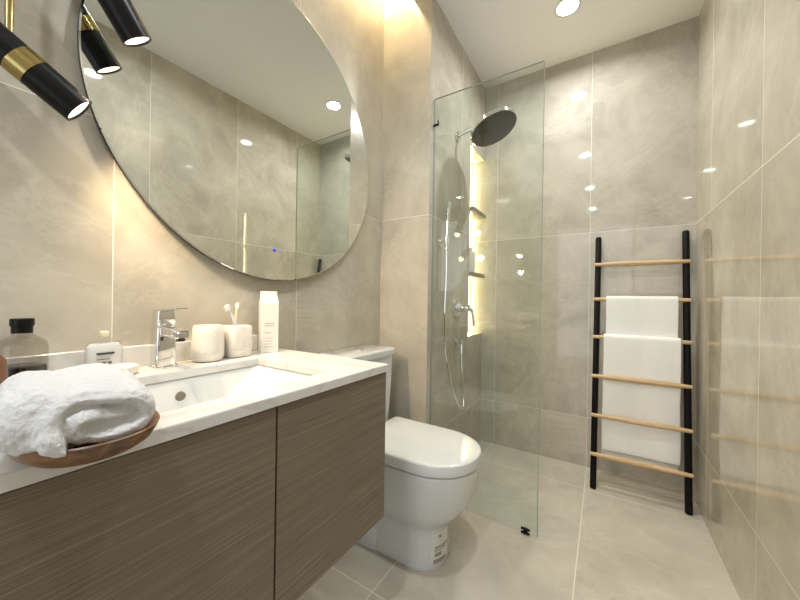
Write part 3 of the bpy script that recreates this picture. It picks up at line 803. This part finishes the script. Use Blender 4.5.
b = bmesh.new()
loft(b, [dshape(XW + 0.0, xf, hw, z) for z, xf, hw in ((0.0, -0.70, 0.118), (0.085, -0.70, 0.118), (0.105, -0.72, 0.113), (0.112, -0.73, 0.108))]); finish('plinth', b, M['white_ceramic'], t)
b = bmesh.new(); loft(b, [dshape(-0.868, xf, hw, z) for z, xf, hw in ((0.3985, -0.404, 0.165), (0.4055, -0.404, 0.165))]); finish('seat', b, M['white_plastic'], t)
b = bmesh.new(); loft(b, [dshape(-0.868, xf, hw, z) for z, xf, hw in ((0.4055, -0.398, 0.171), (0.407, -0.393, 0.1745), (0.442, -0.389, 0.1765), (0.4465, -0.391, 0.175), (0.4495, -0.396, 0.171), (0.4505, -0.41, 0.160))]); finish('lid', b, M['white_plastic'], t)
for s in (-1, 1):
    b = bmesh.new(); rod(b, (-0.873, TY + s * 0.075 - 0.02, 0.420), (-0.873, TY + s * 0.075 + 0.02, 0.420), 0.010, n=14)
    finish('hinge', b, M['chrome'], t)
b = bmesh.new()
def tk(z, x1, hw, r=0.03): return rrect(XW, x1, TY - hw, TY + hw, z, r, 6)
loft(b, [tk(0.398, -0.905, 0.165), tk(0.42, -0.90, 0.168), tk(0.60, -0.892, 0.176), tk(0.757, -0.888, 0.180)]); finish('tank', b, M['white_ceramic'], t)
b = bmesh.new()
loft(b, [tk(0.757, -0.886, 0.182), tk(0.759, -0.880, 0.186), tk(0.783, -0.879, 0.187), tk(0.789, -0.883, 0.184), tk(0.791, -0.892, 0.176)]); finish('tank_lid', b, M['white_ceramic'], t)
b = bmesh.new(); lathe(b, (-0.97, TY, 0.790), [(0.022, 0), (0.022, 0.004), (0.019, 0.006)], 28); finish('flush_button', b, M['chrome'], t)
b = bmesh.new(); rod(b, (-0.845, TY - 0.117, 0.062), (-0.845, TY - 0.121, 0.062), 0.020, n=20, prof=[(0, 0.020), (0.6, 0.020), (1, 0.016)]); bc = finish('fixing_cap', b, M['grey_label'], t)
b = bmesh.new(); rod(b, (-0.845, TY - 0.120, 0.062), (-0.845, TY - 0.1235, 0.062), 0.006, n=12); finish('bolt', b, M['dark_ink'], bc)
# paper sticker on the pedestal nose, following the curve
def nose(ang_, z, off):
    hw, xf, fl = 0.109, -0.5135, 0.109 * 1.12
    e = 2.15; c, s = math.cos(ang_), math.sin(ang_)
    k = (abs(c) ** e + abs(s) ** e) ** (-1 / e)
    return Vector((xf - fl + fl * k * c + off * c, TY + hw * k * s + off * s, z))
def patch(bm, a0, a1, z0, z1, off, n=6):
    f0 = [bm.verts.new(nose(a0 + (a1 - a0) * i / n, z0, off)) for i in range(n + 1)]
    f1 = [bm.verts.new(nose(a0 + (a1 - a0) * i / n, z1, off)) for i in range(n + 1)]
    g0 = [bm.verts.new(nose(a0 + (a1 - a0) * i / n, z0, off - 0.001)) for i in range(n + 1)]
    g1 = [bm.verts.new(nose(a0 + (a1 - a0) * i / n, z1, off - 0.001)) for i in range(n + 1)]
    for i in range(n):
        bm.faces.new((f0[i], f0[i + 1], f1[i + 1], f1[i])); bm.faces.new((g0[i], g1[i], g1[i + 1], g0[i + 1]))
        bm.faces.new((f0[i], g0[i], g0[i + 1], f0[i + 1])); bm.faces.new((f1[i], f1[i + 1], g1[i + 1], g1[i]))
    bm.faces.new((f0[0], f1[0], g1[0], g0[0])); bm.faces.new((f0[n], g0[n], g1[n], f1[n]))
A0, A1 = math.radians(-42), math.radians(2)
b = bmesh.new(); patch(b, A0, A1, 0.014, 0.140, 0.0010); st = finish('sticker', b, M['grey_label'], t)
st['label'] = 'pale printed paper sticker'
b = bmesh.new()
for z0, z1, a, c in ((0.118, 0.130, 0.35, 0.5), (0.080, 0.088, 0.15, 0.95), (0.071, 0.076, 0.15, 0.8), (0.050, 0.064, 0.15, 0.5), (0.024, 0.040, 0.1, 0.8)):
    patch(b, A0 + (A1 - A0) * a, A0 + (A1 - A0) * c, z0, z1, 0.0016, 4)
finish('print', b, M['ink'], st)

# ------------------------------------------------------------------ ladder and towels
t = thing('towel_ladder', (0.166, 2.10, 0), 'black towel ladder with pale wooden rungs leaning on back wall', 'ladder')
LF, LT = Vector((-0.039, 2.092, 0.0)), Vector((-0.034, 2.318, 1.428))
RF, RT = Vector((0.364, 2.100, 0.0)), Vector((0.371, 2.318, 1.428))
def at(z, s): 
    a, bb = (LF, LT) if s == 'L' else (RF, RT)
    return a.lerp(bb, z / 1.428)
for s in 'LR':
    b = bmesh.new(); a, c = at(0, s), at(1.428, s)
    rod(b, a, c, 0.02, n=20, prof=[(0, 0.012), (0.004, 0.0155), (0.995, 0.0155), (1, 0.012)])
    for v in b.verts:
        if v.co.z < 0.0: v.co.z = 0.0
        v.co.y = min(v.co.y, YB - 0.0005)
    finish('pole', b, M['black_wood'], t)
RZ = (1.256, 1.048, 0.828, 0.606, 0.391, 0.183)
FWD = Vector((0, -0.014, 0.002))
for z in RZ:
    p0, p1 = at(z, 'L') + FWD + Vector((-0.019, 0, 0)), at(z, 'R') + FWD + Vector((0.017, 0, 0))
    b = bmesh.new(); rod(b, p0, p1, 0.012, n=18, prof=[(0, 0.007), (0.006, 0.0095), (0.06, 0.0105), (0.25, 0.0135), (0.5, 0.0145), (0.75, 0.0135), (0.94, 0.0105), (0.994, 0.0095), (1, 0.007)])
    finish('rung', b, M['rung_wood'], t)

def hang(rung, x0, x1, zf, zb, label, r, fold=0.0, seed=0, yoff=0.0):
    """towel over a rung: front flap to zf, back flap to zb"""
    c = at(RZ[rung], 'L').lerp(at(RZ[rung], 'R'), 0.5) + FWD
    prof = []
    nb = 16
    for i in range(nb): prof.append((c.y + r, zb + (c.z - zb) * i / nb))
    for i in range(11):
        a = PI * i / 10; prof.append((c.y + r * math.cos(a), c.z + r * math.sin(a)))
    nf = 26
    for i in range(1, nf + 1): prof.append((c.y - r, c.z + (zf - c.z) * i / nf))
    b = bmesh.new(); rows = []
    nx = 30
    for j, (y, z) in enumerate(prof):
        row = []
        for i in range(nx + 1):
            u = i / nx
            drop = max(0.0, c.z - z)
            wv = 0.0045 * min(1, drop * 5) * math.sin(u * 9 + seed + z * 3) + 0.0025 * min(1, drop * 4) * noise.noise(Vector((u * 4, z * 7, seed)))
            front = y < c.y
            x = x0 + (x1 - x0) * u + (0.006 * min(1, drop * 2) * (u - 0.5)) + 0.003 * noise.noise(Vector((z * 5, seed + u, 1)))
            row.append(b.verts.new((x, y + (wv if drop > 0 else 0) + (0.0 if front else 0.004), z + (0.004 * noise.noise(Vector((u * 3, seed, 4))) if drop > 0.05 else 0))))
        rows.append(row)
    for j in range(len(rows) - 1):
        for i in range(nx): b.faces.new((rows[j][i], rows[j][i + 1], rows[j + 1][i + 1], rows[j + 1][i]))
    o = finish('hanging_towel', b, M['towel_flat'])
    so = o.modifiers.new('thick', 'SOLIDIFY'); so.thickness = 0.005; so.offset = 0
    bv = o.modifiers.new('hem', 'BEVEL'); bv.width = 0.0018; bv.segments = 2; bv.limit_method = 'ANGLE'; bv.angle_limit = math.radians(60)
    return tag(o, label, 'towel', 'towels on the ladder')
hang(1, 0.011, 0.332, 0.40, 0.125, 'white cotton towel draped over the second rung from the top', 0.0175, seed=1.0)
hang(2, 0.001, 0.340, 0.192, 0.140, 'white cotton towel draped over the third rung, overlapping the one above', 0.0185, seed=3.0)
